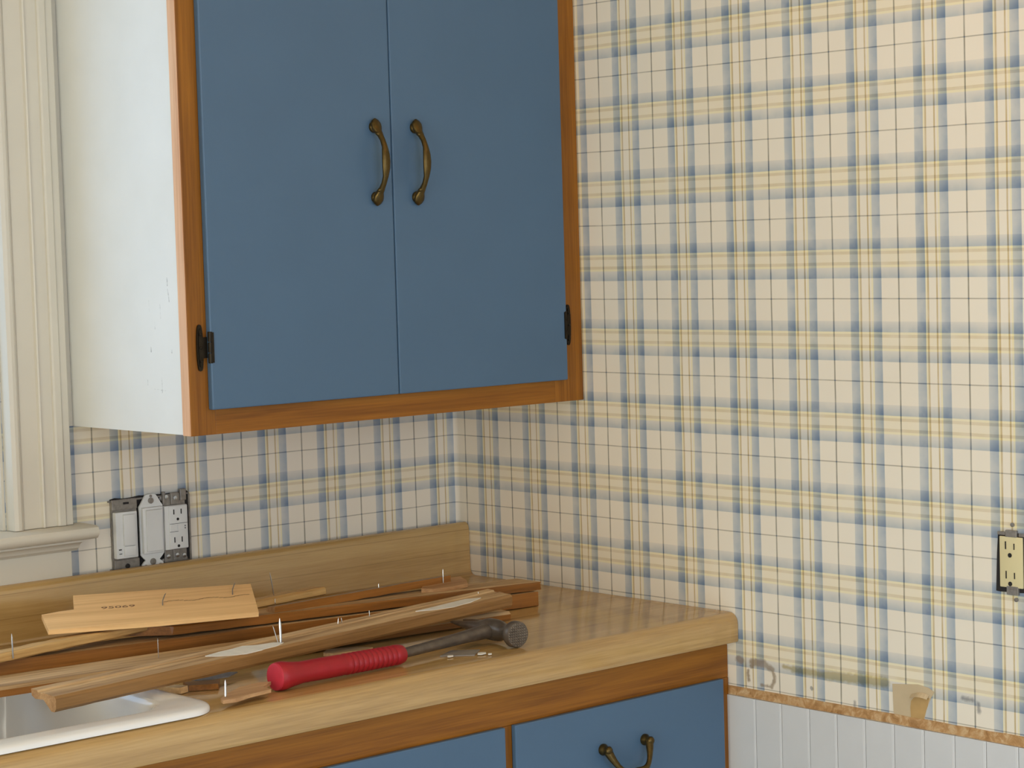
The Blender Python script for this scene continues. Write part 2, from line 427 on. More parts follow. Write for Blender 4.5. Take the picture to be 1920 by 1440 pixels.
for a, b in ((-.8425, -.8382), (WX0, WX0+.0045)):
    MB().box(a, b, 0, .14, 1.0765, WZ1).build('jamb', M['white_paint'], win)
MB().box(-.7400, -.7266, -.0060, 0, 1.2178, 2.10).build('filler_strip', M['white_paint'], win)
sash = MB()
for a, b, c, d in ((-.890, -.843, 1.08, 2.02), (-1.75, -1.69, 1.08, 2.02), (-1.69, -.890, 1.08, 1.14), (-1.69, -.890, 1.96, 2.02), (-1.69, -.890, 1.53, 1.575)):
    sash.box(a, b, .098, .130, c, d, bev=.003)
sash.build('sash', M['white_paint'], win)
g = NT('window_glass'); g.b.inputs['Transmission Weight'].default_value = 0
gt = g.n('ShaderNodeBsdfTransparent'); gg = g.n('ShaderNodeBsdfGlossy'); gg.inputs['Roughness'].default_value = .02
gm = g.n('ShaderNodeMixShader'); gm.inputs[0].default_value = .06
g.t.links.new(gt.outputs[0], gm.inputs[1]); g.t.links.new(gg.outputs[0], gm.inputs[2])
g.t.links.new(gm.outputs[0], g.t.nodes['Material Output'].inputs[0]); M['glass'] = g.m
for c, d in ((1.14, 1.53), (1.575, 1.96)):
    MB().box(-1.69, -.890, .112, .115, c, d).build('pane', M['glass'], win)

# wainscot of white beadboard below the torn-off chair rail
tw = struct(empty('trim_1', (0, -.612, 0)))
ys = [-.602, -.6675, -.7175, -.7700, -.8205, -.8712, -.9217]
while ys[-1] > YF+.05: ys.append(ys[-1]-.0508)
zt = 0.7905
for a, b in zip(ys, ys[1:]):
    o = MB()
    pr = [(0, a+.612-.0002), (-.0034, a+.612-.0004), (-.0040, a+.612-.0012), (-.0040, b+.612+.0040), (-.0037, b+.612+.0034), (-.0037, b+.612+.0030), (-.0040, b+.612+.0024), (-.0034, b+.612+.0004), (0, b+.612+.0002)]
    o.prism(pr, .10, zt, 'z').build('beadboard_plank', M['bead'], tw)
gs = MB(); n = 140; y0, y1 = -.606, YF+.02                     # strip of old glue where the rail sat
top, bot = [], []
for i in range(n+1):
    t = i/n; y = y0+(y1-y0)*t
    top.append((y, Z0-.3428+.0045*t*1.0+.0012*noise.noise((y*60, 0, 0))+.0008*noise.noise((y*190, 3, 0))))
    bot.append((y, .7912+.0035*min(1, (y0-y)/.52)*0+.0006*noise.noise((y*120, 7, 0))))
for i in range(n):
    q = [gs.bm.verts.new((-.0015, *p)) for p in (top[i], top[i+1], bot[i+1], bot[i])]
    gs.bm.faces.new(q)
bmesh.ops.remove_doubles(gs.bm, verts=gs.bm.verts[:], dist=1e-6)
ext = bmesh.ops.extrude_face_region(gs.bm, geom=gs.bm.faces[:])
for v in ext['geom']:
    if isinstance(v, bmesh.types.BMVert): v.co.x = -.0001
struct(gs.build('trim_2', M['glue']))
# torn wallpaper beside it: bare backing, a lump of plaster showing, a lifted flap
def wallpoly(name, pts, x0, x1, mat, parent):
    b = MB(); A = [b.bm.verts.new((x0, *p)) for p in pts]; B = [b.bm.verts.new((x1, *p)) for p in pts]; k = len(pts)
    b.bm.faces.new(A); b.bm.faces.new(B[::-1])
    for i in range(k): b.bm.faces.new((A[i], A[(i+1) % k], B[(i+1) % k], B[i]))
    return b.build(name, mat, parent)
wallR = bpy.data.objects['wall_right']
wallpoly('torn_backing', [(-.9175, .8462), (-.9180, .8290), (-.9188, .8060), (-.934, .8030), (-.952, .8015), (-.9700, .8010), (-.9745, .8170), (-.9795, .8290), (-.9845, .8380), (-.9885, .8440), (-.9790, .8490), (-.9610, .8510), (-.9430, .8490), (-.930, .8475)], -.0006, -.0001, M['backing'], wallR)
wallpoly('bare_plaster', [(-.9490, .8020), (-.9482, .8180), (-.9495, .8270), (-.9540, .8320), (-.9610, .8350), (-.9690, .8370), (-.9800, .8345), (-.9770, .8240), (-.9725, .8120), (-.9690, .8015)], -.0012, -.0005, M['plaster'], wallR)
fl = MB()
for i in range(7):
    t = i/6; y = -.950-.030*t; z = .8325+.0045*math.sin(t*2.6)
    fl.bm.verts.new((-.001, y, z+.004)); fl.bm.verts.new((-.005-.003*math.sin(t*3.1), y+.001, z-.0015))
fl.bm.verts.ensure_lookup_table()
for i in range(6): fl.bm.faces.new([fl.bm.verts[k] for k in (2*i, 2*i+2, 2*i+3, 2*i+1)])
fl.build('torn_flap', M['backing'], wallR)

# ceiling lamp near the right wall, out of frame: the warm light on the paper
lamp = tag(empty('ceiling_lamp', (-.55, -1.60, 2.45)), 'round warm glass ceiling lamp near the plaid wall', 'lamp')
s = NT('warm_lamp_glass'); em = s.n('ShaderNodeEmission'); em.inputs[0].default_value = (*LAMP_COL, 1); em.inputs[1].default_value = LAMP_STR
s.t.links.new(em.outputs[0], s.t.nodes['Material Output'].inputs[0])
MB().lathe([(.001, -.20), (.05, -.19), (.09, -.16), (.105, -.12), (.09, -.075), (.06, -.05), (.045, -.045)], 24).build('lamp_globe', s.m, lamp, True)
MB().lathe([(.04, -.052), (.065, -.04), (.085, -.02), (.09, -.001), (.001, 0)], 24).build('lamp_base', M['brass'], lamp, True)

# ---------------------------------------------------------------- handles and hinges
def pull(droop=0.):
    """bow pull along local z, mounted on y=0, standing out towards -y; droop hangs it towards -x"""
    b = MB()
    h = .038
    half = [(0, -.0275, 0), (0, -.0270, .010), (0, -.0250, .021), (0, -.0205, .031), (0, -.0150, .0385), (0, -.0105, .0435), (0, -.0080, .0485), (0, -.0062, .0540), (0, -.0046, .0585), (0, -.0032, .0615)]
    hr = [(.0072, .0036), (.0066, .0036), (.0046, .0036), (.0040, .0038), (.0044, .0042), (.0062, .0050), (.0084, .0052), (.0088, .0046), (.0066, .0034), (.0020, .0020)]
    path = [(x, y, -z) for x, y, z in half[:0:-1]]+half; rad = hr[:0:-1]+hr
    b.sweep(path, rad, 14, up=(0, 1, 0))
    for sg in (-1, 1):
        Mx = Matrix.Translation((0, 0, sg*.0500)) @ Matrix.Rotation(R(90), 4, 'X')
        b.lathe([(.001, 0), (.0082, 0), (.0084, .002), (.0072, .0045), (.0050, .0060), (.001, .007)], 16, Mx)
        b.lathe([(.0042, -.0030), (.0060, -.0012), (.0060, .0012), (.0042, .0030)], 12, Matrix.Translation((0, -.0130, sg*.0405)) @ Matrix.Rotation(R(sg*35), 4, 'X'))
    return b
def drawer_pull():
    """drooping bail pull along local x, hung on two posts"""
    b = MB(); pts, rad = [], []
    n = 18
    for i in range(n+1):
        t = -1+2*i/n
        x = .041*math.copysign(min(1, abs(t)**.75*1.0), t); k = 1-abs(t)**2.6
        pts.append((x, -.010-.016*k, -.034*k+.002))
        r = .0040+.0022*max(0, 1-abs(t)*1.9)+.0026*max(0, abs(t)-.72)/.28
        rad.append((r*1.05, r*.85))
    b.sweep(pts, rad, 12, up=(0, 1, 0))
    for sg in (-1, 1):
        Mx = Matrix.Translation((sg*.041, 0, .003)) @ Matrix.Rotation(R(90), 4, 'X')
        b.lathe([(.001, 0), (.0080, 0), (.0084, .003), (.0066, .006), (.0054, .010), (.0064, .013), (.0046, .016), (.001, .017)], 16, Mx)
    return b
def hinge(parent, x, y, z, sg):
    """surface hinge: pointed leaf on the frame (towards sg), knuckle at the door edge"""
    lf = []
    for k in range(24):
        a = 2*math.pi*k/24; zz = .0315*math.sin(a); xx = .0052*math.copysign(abs(math.cos(a))**.6, math.cos(a))
        lf.append((xx, zz))
    b = MB(); t = Matrix.Translation((x+sg*.011, y, z)) @ Matrix.Rotation(R(90), 4, 'X')
    b.poly(lf, .0026, 0, t)
    b.poly([(a*.55, c*.82) for a, c in lf], .0040, 0, t)
    for zz in (-.018, 0, .018): b.lathe([(.0019, 0), (.0019, .0052), (.001, .0058)], 8, Matrix.Translation((x+sg*.011, y, z+zz)) @ Matrix.Rotation(R(90), 4, 'X'))
    b.box(min(x+sg*.009, x), max(x+sg*.009, x), y-.0035, y, z-.014, z+.014)
    o = b.build('hinge', M['dark_brass'], parent, True)
    k = MB()
    for i in range(3):
        k.lathe([(.0005, 0), (.0032, .0004), (.0034, .002), (.0034, .0122), (.0032, .0138), (.0005, .0142)], 12, Matrix.Translation((x-sg*.0012, y-.0085, z-.0215+i*.0145)))
    k.box(min(x-sg*.001, x-sg*.005), max(x-sg*.001, x-sg*.005), y-.0122, y-.0085, z-.0205, z+.0205)
    k.build('hinge_knuckle', M['dark_brass'], o, True)
    return o

# ---------------------------------------------------------------- upper cabinet
FX0, FX1, FZ0, FZ1 = -.7275, -.0012, 1.2165, 1.985
FY = -.318
uc = tag(empty('upper_cabinet', (-.364, -.16, FZ0)), 'blue two-door wall cabinet with oak face frame and white painted side', 'cabinet')
def W(o):                                     # keep world placement under an unrotated root
    o.location = -o.parent.location; return o
W(MB().box(-.7262, -.708, -.2985, -.0004, FZ0+.0012, FZ1).build('side_panel', M['side_paint'], uc))
W(MB().box(-.019, FX1, -.2985, -.0004, FZ0+.0012, FZ1).build('side_panel', M['side_paint'], uc))
W(MB().box(-.708, -.019, -.2985, -.0004, FZ0+.014, FZ0+.028).build('bottom_panel', M['oak_h'], uc))
W(MB().box(-.708, -.019, -.2985, -.0004, FZ1-.018, FZ1).build('top_panel', M['oak_h'], uc))
W(MB().box(-.708, -.019, -.006, -.0004, FZ0+.028, FZ1-.018).build('back_panel', M['oak_h'], uc))
W(MB().box(FX0, FX0+.040, FY, FY+.019, FZ0, FZ1, bev=.0008).build('stile', M['oak_v'], uc))
W(MB().box(FX0-.0008, FX0, FY+.0006, FY+.0186, FZ0+.0004, FZ1).build('lit_edge_strip', M['lit_edge_wood'], uc))  # added slab: bare stile edge with window light put into its colour
W(MB().box(FX1-.060, FX1, FY, FY+.019, FZ0, FZ1, bev=.0008).build('stile', M['oak_v'], uc))
W(MB().box(FX0+.040, FX1-.060, FY+.0002, FY+.019, FZ0, FZ0+.048, bev=.0006).build('rail', M['oak_h'], uc))
W(MB().box(FX0+.040, FX1-.060, FY+.0002, FY+.019, FZ1-.05, FZ1, bev=.0006).build('rail', M['oak_h'], uc))
DZ0, DZT = Z0+.1037, 1.955
def door(x0, x1, hx, hs, label):
    d = MB().box(x0, x1, FY-.0105, FY-.0003, DZ0, DZT, bev=.0022).build('door', M['blue'], uc); W(d)
    hd = pull().build('handle', M['brass'], d, True, 50); hd.location = (hx, FY-.0105, Z0+.4375)
    for zz in (Z0+.1880, DZT-.085): hinge(d, x0 if hs < 0 else x1, FY, zz, hs)
    d['label'] = label
    return d
door(-.6985, -.3768, -.4085, -1, 'left blue door hinged by the white side')
door(-.3752, -.0425, -.3335, 1, 'right blue door beside the plaid wall')

# ---------------------------------------------------------------- base cabinet
BY = -.612
bc = tag(empty('base_cabinet', (-1.2, -.3, 0)), 'oak framed base cabinet with blue drawers under the counter', 'cabinet')
BL = -2.45
W(MB().box(BL, -.012, BY+.02, -.02, .10, .12).build('bottom_panel', M['oak_h'], bc))
W(MB().box(BL, -.012, -.03, -.02, .12, .866).build('back_panel', M['oak_h'], bc))
W(MB().box(-.022, -.004, BY+.02, -.03, .0, .866).build('side_panel', M['oak_v'], bc))
W(MB().box(BL, BL+.018, BY+.02, -.03, .0, .866).build('side_panel', M['oak_v'], bc))
W(MB().box(BL+.018, -.022, BY+.075, BY+.09, 0, .10).build('toe_kick', M['dark'], bc))
W(MB().box(BL, -.0010, BY+.0004, BY+.0195, .8165, .8665, bev=.0006).build('rail', M['oak_h'], bc))
W(MB().box(BL, -.022, BY+.0004, BY+.0195, .10, .14, bev=.0006).build('rail', M['oak_h'], bc))
W(MB().box(BL, -.022, BY+.0004, BY+.0195, .652, .676, bev=.0006).build('rail', M['oak_h'], bc))
xs = [(-.0235, -.0010), (-.4490, -.4280), (-.886, -.868), (-1.70, -1.68), (BL, BL+.03)]
for a, b in xs:
    W(MB().box(a, b, BY, BY+.019,   .10, .8162, bev=.0008).build('stile', M['oak_v'], bc))
spans = [(-.4298, -.0203, 'right hand blue drawer with a drooping brass pull'), (-.868-.0015, -.4472, None), (-1.682, -.8845, None), (-2.42, -1.698, None)]
for a, b, lb in spans:
    d = W(MB().box(a, b, BY-.009, BY-.0005, .670, .8175, bev=.002).build('drawer', M['blue'], bc))
    if lb: d['label'] = lb
    hd = drawer_pull().build('handle', M['brass'], d, True, 50); hd.location = ((a+b)/2-.003 if lb else (a+b)/2, BY-.009, Z0-.3935)
    e = W(MB().box(a, b, BY-.009, BY-.0005, .13, .658, bev=.002).build('door', M['blue'], bc))
    hd = pull().build('handle', M['brass'], e, True, 50); hd.location = (a+.05, BY-.009, .56)

# ---------------------------------------------------------------- countertop with backsplash and the sink cut-out
SX0, SX1, SY0, SY1 = -1.66, -.920, -.600, -.115     # hole under the rim
ct = MB()
def nose(yb):
    top = [(yb, CT)]
    top += [(-.618-.016*math.sin(R(a)), CT-.016+.016*math.cos(R(a))) for a in range(0, 91, 15)]
    top += [(-.634, CT-.038)] + [(-.630-.004*math.cos(R(a)), CT-.040-.004*math.sin(R(a))) for a in (0, 45, 90)]
    top += [(-.612, CT-.044), (-.608, CT-.0205), (yb, CT-.0205)]
    return top
def splash(yf):
    p = [(yf, CT-.0205), (yf, CT), (-.043, CT)]
    p += [(-.043+.011*math.sin(R(a)), CT+.011-.011*math.cos(R(a))) for a in (30, 60, 90)]
    p += [(-.0305, CT+.078)] + [(-.0205-.010*math.cos(R(a)), CT+.078+.010*math.sin(R(a))) for a in (30, 60, 90)]
    p += [(-.0195, CT+.088), (-.0195, CT+.0), (-.0195, CT-.0205)]
    return p
XE = -.0012
full = nose(-.30); full = full[1:-1]
prof = [(-.30, CT)] + full + [(-.30, CT-.0205)]
for a, b in ((BL-.02, SX0), (SX1, XE)):
    pr = nose(-.04)[1:-1]
    whole = pr + [(-.0195, CT-.0205), (-.0195, CT+.088)] + splash(-.05)[::-1][2:-2]
    ct.prism(whole, a, b, 'x')
ct.prism(nose(SY0), SX0, SX1, 'x')
ct.prism(splash(SY1), SX0, SX1, 'x')
cto = ct.build('countertop', M['laminate'], None, True, 40)
tag(cto, 'oak patterned laminate countertop with rounded nose and raised backsplash', 'countertop')
# ---- sink
sk = tag(empty('sink', (-1.30, -.35, CT)), 'white enamelled drop-in sink under the left ends of the boards', 'sink')
rim = MB(); ox0, ox1, oy0, oy1 = -1.70, -.895, -.625, -.052
ix0, ix1, iy0, iy1 = -1.275, -.937, -.588, -.185
def loc_ring(r): return [(x+1.30, y+.35, z-CT) for x, y, z in r]
def ringset(ix0, ix1, iy0, iy1): return None
rs = []
for ins, z in ((0, CT+.0004), (0, CT+.0045), (.0015, CT+.007), (.005, CT+.0088), (.012, CT+.0095), (.030, CT+.0092)):
    rs.append(loc_ring(rrect(ox0+ins, ox1-ins, oy0+ins, oy1-ins, .045-ins*.8, z, 8)))
rim.rings(rs, 0, False, False)
rv = None
bmr = rim.bm
bmr.verts.ensure_lookup_table()
outer = [bmr.verts[-len(rs[-1])+i] for i in range(len(rs[-1]))]
bowls = []
for (a, b) in ((-1.275, ix1), (-1.645, -1.325)):
    ring = [bmr.verts.new(p) for p in loc_ring(rrect(a, b, iy0, iy1, .055, CT+.0086, 8))]
    bowls.append(ring)
edges = []
for ring in [outer]+bowls:
    for i in range(len(ring)):
        e = bmr.edges.get((ring[i], ring[(i+1) % len(ring)])) or bmr.edges.new((ring[i], ring[(i+1) % len(ring)]))
        edges.append(e)
bmesh.ops.triangle_fill(bmr, edges=edges, use_beauty=True)
# the fill also spans the bowls: drop faces whose centre is inside a bowl
kill = []
for f in bmr.faces:
    c = f.calc_center_median(); x, y = c.x-1.30, c.y-.35
    if all(v.co.z < .0090 and v.co.z > .0080 for v in f.verts) and iy0 < y < iy1 and (-1.275 < x < ix1 or -1.645 < x < -1.325): kill.append(f)
bmesh.ops.delete(bmr, geom=kill, context='FACES_ONLY')
rim.build('rim', M['enamel'], sk, True, 40)
for (a, b) in ((-1.275, ix1), (-1.645, -1.325)):
    bw = MB(); rr = []
    for ins, z, r in ((0, CT+.0086, .055), (.004, CT+.0070, .054), (.008, CT+.002, .053), (.011, CT-.010, .052), (.020, CT-.13, .052), (.030, CT-.150, .050), (.055, CT-.162, .045), (.120, CT-.166, .03)):
        rr.append(loc_ring(rrect(a+ins, b-ins, iy0+ins, iy1-ins, r, z, 8)))
    bw.rings(rr, 0, False, True)
    bw.build('bowl', M['enamel'], sk, True, 50)

# ---------------------------------------------------------------- wall devices left bare of their cover plate
def Y0(root, mb, name, mat, smooth=False): return mb.build(name, mat, root, smooth, 30)
jb = tag(empty('junction_box', (-.602, 0, 1.05)), 'dark steel wall box in the ragged hole behind the three bare devices', 'electrical box')
hole = []
for k in range(44):
    a = 2*math.pi*k/44
    x = .0725*math.copysign(min(1, abs(math.cos(a))*1.45), math.cos(a)); z = .054*math.copysign(min(1, abs(math.sin(a))*1.45), math.sin(a))
    x = max(x, -.0655); hole.append((x+.0016*noise.noise((k*.9, 1, 0)), z+.0022*noise.noise((k*.7, 5, 2))))
b = MB().poly(hole, .0012, 0, Matrix.Rotation(R(90), 4, 'X')); b.build('box_opening', M['dark'], jb)
b = MB()
for x in (-.0660, .0685): b.box(x, x+.003, -.004, -.001, -.05, .05)
for z in (-.052, .0495): b.box(-.07, .07, -.0035, -.001, z, z+.0025)
islands(b, 'box_rim', M['steel'], jb)
b = MB()
for x in (-.047, -.001, .022, .060):
    for z in (-.0475, .0475):
        b.lathe([(.0005, 0), (.0040, .0004), (.0042, .0026), (.003, .0032), (.0005, .0034)], 10, Matrix.Translation((x, -.0015, z)) @ Matrix.Rotation(R(90), 4, 'X'))
islands(b, 'box_screw', M['steel'], jb, True)
def decora(b, x0, x1, y0, y1, z0, z1, bev=.0015): return b.box(x0, x1, y0, y1, z0, z1, bev=bev)
# 1: slider dimmer on a grey steel yoke
d1 = tag(empty('dimmer_switch', (-.6485, -.0015, 1.0505)), 'white dimmer switch on grey metal yoke, nearest the window casing', 'switch')
b = MB().box(-.0200, .0225, -.007, -.0025, .037, .0525, bev=.001).box(-.0190, .0235, -.007, -.0025, -.0575, -.037, bev=.001)
b.box(-.0200, .0230, -.004, -.0022, -.037, .037)
for i in range(3): b.box(.0195, .0225, -.0055, -.002, -.030+i*.0225, -.0105+i*.0225, bev=.0006)
islands(b, 'yoke', M['steel'], d1)
b = MB().box(-.0010, .008, -.0082, -.0068, .045, .048).lathe([(.0005, 0), (.0036, .0004), (.0036, .002), (.0005, .0024)], 10, Matrix.Translation((0.002, -.007, -.047)) @ Matrix.Rotation(R(90), 4, 'X'))
islands(b, 'yoke_screw', M['dark'], d1)
MB().box(-.0190, .0180, -.014, -.004, -.0345, .0345, bev=.002).build('body', M['white_plastic'], d1, True)
MB().box(-.0075, .0130, -.0175, -.0135, -.0155, .0305, bev=.0012).build('paddle', M['white_plastic'], d1, True)
MB().box(-.0070, .0130, -.0165, -.0135, -.0310, -.0165, bev=.001).build('lower_paddle', M['white_plastic'], d1, True)
b = MB().box(-.0155, -.0110, -.0147, -.0139, -.0215, -.0200).box(-.0150, -.0105, -.0147, -.0139, -.0275, -.0265)
islands(b, 'slot', M['dark'], d1)
# 2: rocker switch with white ears
d2 = tag(empty('rocker_switch', (-.6022, -.0015, 1.0525)), 'white rocker switch with pierced white ears, middle of the three', 'switch')
out = [(-.0205, -.036), (-.0205, .036), (-.0180, .039), (-.0120, .0480), (-.0095, .0520), (-.0050, .0535), (.0050, .0535), (.0095, .0520), (.0125, .0480), (.0180, .039), (.0205, .036), (.0205, -.036), (.0170, -.040),
       (.0120, -.0450), (.0150, -.0470), (.0185, -.0510), (.0180, -.0560), (.0140, -.0585), (.0085, -.0560), (.0045, -.0580), (-.0045, -.0580), (-.0085, -.0560), (-.0140, -.0585), (-.0180, -.0560), (-.0185, -.0510), (-.0150, -.0470), (-.0120, -.0450), (-.0170, -.040)]
MB().poly(out, .0028, 0, Matrix.Translation((0, -.0040, 0)) @ Matrix.Rotation(R(90), 4, 'X')).build('strap', M['white_plastic'], d2)
MB().box(-.0178, .0178, -.0125, -.0050, -.0345, .0345, bev=.0018).build('frame', M['white_plastic'], d2, True)
b = MB(); b.prism([(-.0128, .0312), (-.0165, .0305), (-.0138, 0), (-.0150, -.0305), (-.0122, -.0312)], -.0132, .0140, 'x').build('rocker', M['white_plastic'], d2, True, 20)
b = MB()
for x, z, r in ((0, .0440, .0046), (0, .0508, .0020), (0, -.0475, .0050), (-.0125, -.0535, .0026), (.0125, -.0535, .0026)):
    b.lathe([(.0005, 0), (r, .0002), (r, .0016), (.0005, .002)], 14, Matrix.Translation((x, -.0066, z)) @ Matrix.Rotation(R(90), 4, 'X'))
islands(b, 'screw', M['steel'], d2, True)
# 3: ground-fault receptacle
def slots(root, y, pts):
    b = MB()
    for x0, x1, z0, z1 in pts: b.box(x0, x1, y-.0006, y+.0004, z0, z1)
    return b
d3 = tag(empty('receptacle', (-.5605, -.0015, 1.0530)), 'white three-prong outlet with test buttons beside two switches', 'outlet')
b = MB().box(-.0195, .0195, -.0055, -.0025, .0300, .0500, bev=.001).box(-.0195, .0195, -.0055, -.0025, -.0530, -.0300, bev=.001)
b.box(-.007, .007, -.0085, -.0050, .0335, .0520, bev=.0012).box(-.0205, -.016, -.0075, -.0030, .034, .0545, bev=.0008).box(.010, .0205, -.0080, -.0030, .0385, .0560, bev=.0012)
b.box(-.0060, .0060, -.0085, -.0050, -.0500, -.0340, bev=.0012)
islands(b, 'yoke', M['steel'], d3)
b = MB()
for x, z in ((-.014, .046), (.0150, .050), (0, .0435), (-.014, -.044), (.0, -.043), (.014, -.045)):
    b.lathe([(.0005, 0), (.0034, .0003), (.0034, .0018), (.0005, .0022)], 10, Matrix.Translation((x, -.0082 if abs(x) < .01 else -.0055, z)) @ Matrix.Rotation(R(90), 4, 'X'))
islands(b, 'screw', M['nail_metal'], d3, True)
MB().box(-.0215, .0185, -.0125, -.0030, -.0335, .0330, bev=.0018).build('body', M['white_plastic'], d3, True)
MB().box(-.0150, .0175, -.0142, -.0120, -.0325, .0320, bev=.0012).build('face', M['white_plastic'], d3, True)
b = slots(d3, -.0142, [(-.0075, -.0060, .0195, .0270), (.0055, .0070, .0195, .0270), (-.0075, -.0060, -.0230, -.0150), (.0055, .0070, -.0230, -.0150),
                       (-.0145, .0170, .0052, .0057), (-.0145, .0000, -.0068, -.0063), (.0118, .0130, .0000, .0018), (.0118, .0130, -.0035, -.0015)])
for z in (.0120, -.0285): b.lathe([(.0005, 0), (.0022, .0001), (.0022, .0008), (.0005, .001)], 10, Matrix.Translation((0, -.0139, z)) @ Matrix.Rotation(R(90), 4, 'X'))
islands(b, 'slot', M['dark'], d3)
MB().box(-.0130, -.0015, -.0152, -.0138, -.0045, .0038, bev=.0005).build('test_button', M['white_plastic'], d3)
MB().box(-.0005, .0100, -.0150, -.0138, -.0045, .0038, bev=.0005).build('reset_button', M['white_plastic'], d3)
# ivory outlet on the right wall (local +x towards the camera's right, local -y out of the wall)
d4 = tag(empty('receptacle', (0, -1.1176, 1.0325), (0, 0, R(-90))), 'ivory three-prong outlet bare of its plate on the right wall', 'outlet')
b = MB().poly([(-.0215, .036), (-.0235, .010), (-.0256, -.0400), (-.0190, -.0405), (.0, -.0400), (.0240, -.039), (.0245, .0345), (.002, .0395), (-.012, .0385)], .0010, 0, Matrix.Rotation(R(90), 4, 'X') )
b.build('box_opening', M['dark'], d4)
b = MB().box(-.0080, .0095, -.0045, -.0008, .0325, .0415, bev=.0008).box(-.0070, .0110, -.0045, -.0008, -.0430, -.0315, bev=.0008)
b.box(-.021, -.009, -.0030, -.0008, .0345, .0385).box(.012, .023, -.0030, -.0008, .034, .038)
islands(b, 'yoke', M['steel'], d4)
b = MB()
for x, z in ((.0015, .0485), (.0060, -.0490)):
    b.lathe([(.0005, 0), (.0028, .0003), (.0028, .0022), (.0005, .0026)], 10, Matrix.Translation((x, -.0003, z)) @ Matrix.Rotation(R(90), 4, 'X'))
b.box(-.001, .004, -.0056, -.0040, -.0385, -.0355)
islands(b, 'screw', M['steel'], d4, True)
MB().box(-.0175, .0180, -.0040, -.0010, -.0335, .0330, bev=.0012).build('body', M['ivory_plastic'], d4, True)
b = slots(d4, -.0040, [(-.0085, -.0068, .0165, .0265), (.0048, .0062, .0165, .0245), (-.0080, -.0065, -.0220, -.0120), (.0050, .0064, -.0215, -.0135)])
for z in (.0088, -.0285): b.lathe([(.0005, 0), (.0030, .0001), (.0030, .0008), (.0005, .001)], 12, Matrix.Translation((-.0012, -.0038, z)) @ Matrix.Rotation(R(90), 4, 'X'))
islands(b, 'slot', M['dark'], d4)

# ---------------------------------------------------------------- torn-off trim boards on the counter
def frame(P0, P1, tilt=0.):
    P0, P1 = Vector(P0), Vector(P1); x = (P1-P0).normalized()
    z = Vector((0, 0, 1)); z = (z-x*z.dot(x)).normalized(); y = z.cross(x)
    m = Matrix.Identity(4)
    for i in range(3): m[i][0], m[i][1], m[i][2] = x[i], y[i], z[i]
    m.translation = P0
    return m @ Matrix.Rotation(R(tilt), 4, 'X'), (P1-P0).length
def stick(name, P0, P1, prof, mats, mis, label, cat='trim board', tilt=0, seg=14, rough=.0006, e0=0, e1=0, bow=0, tear=0, group=None, seed=0):
    """long piece: closed profile (y back, z up) run along local x; material index per profile side; rough ends"""
    m, L = frame(P0, P1, tilt)
    b = MB(); n = len(prof); rings = []
    for i in range(seg+1):
        t = i/seg; r = []
        for k, (y, z) in enumerate(prof):
            x = L*t
            if i == 0: x += e0*y + tear*noise.noise((k*1.3, seed, 0))*.02
            if i == seg: x += e1*y + tear*noise.noise((k*1.7, seed+4, 2))*.02
            dz = rough*noise.noise((x*40, k*3.1, seed)); dy = rough*noise.noise((x*37, k*2.3, seed+9))
            r.append((x, y+dy, z+dz+bow*4*t*(1-t)))
        rings.append(r)
    vs = [[b.bm.verts.new(p) for p in r] for r in rings]
    for a, c in zip(vs, vs[1:]):
        for i in range(n):
            b.bm.faces.new((a[i], a[(i+1) % n], c[(i+1) % n], c[i])).material_index = mis[i]
    for f in (b.bm.faces.new(vs[0][::-1]), b.bm.faces.new(vs[-1])): f.material_index = len(mats)-1
    o = b.build(name, mats, None); o.matrix_world = m
    tag(o, label, cat, group)
    return o
def nail(parent, world, length, lean=(0, 0), r=.0011, mat='nail_metal', name='nail', down=.006):
    """pointed nail standing up out of a board at a world point"""
    bpy.context.view_layer.update()
    p = Vector(world); d = Vector((lean[0], lean[1], 1)).normalized()
    b = MB(); pts = [p-d*down, p, p+d*length*.80, p+d*length]
    b.sweep(pts, [r, r, r, r*.15], 8, up=(1, .3, 0))
    o = b.build(name, M[mat], parent, True)
    if parent: o.matrix_parent_inverse = parent.matrix_world.inverted()
    return o
RB, BR, ST, PW, BW, PK = (M[k] for k in ('rough_back', 'brown_wood', 'stain_wood', 'pale_wood', 'bare_wood', 'pink_wood'))
# A: the long moulded casing in front, back side up
casing_prof = [(.0, .005), (.003, .0008), (.009, .0), (.024, .011), (.030, .0095), (.040, .0085), (.047, .0105), (.0485, .0185), (.037, .0190), (.0355, .0172), (.027, .0172), (.0255, .0190), (.015, .0190), (.0045, .0195), (.0008, .0165)]
A0, A1 = (-1.0762, -.5446, .9300), (-.2715, -.4417, .9365)
A = stick('door_casing', A0, A1, casing_prof, [BR, RB, BW], [0, 0, 0, 0, 0, 0, 0, 1, 1, 1, 1, 1, 1, 0, 0], 'long moulded casing lying back side up, frontmost of the pile', tilt=7, seg=40, rough=.0007, seed=1)
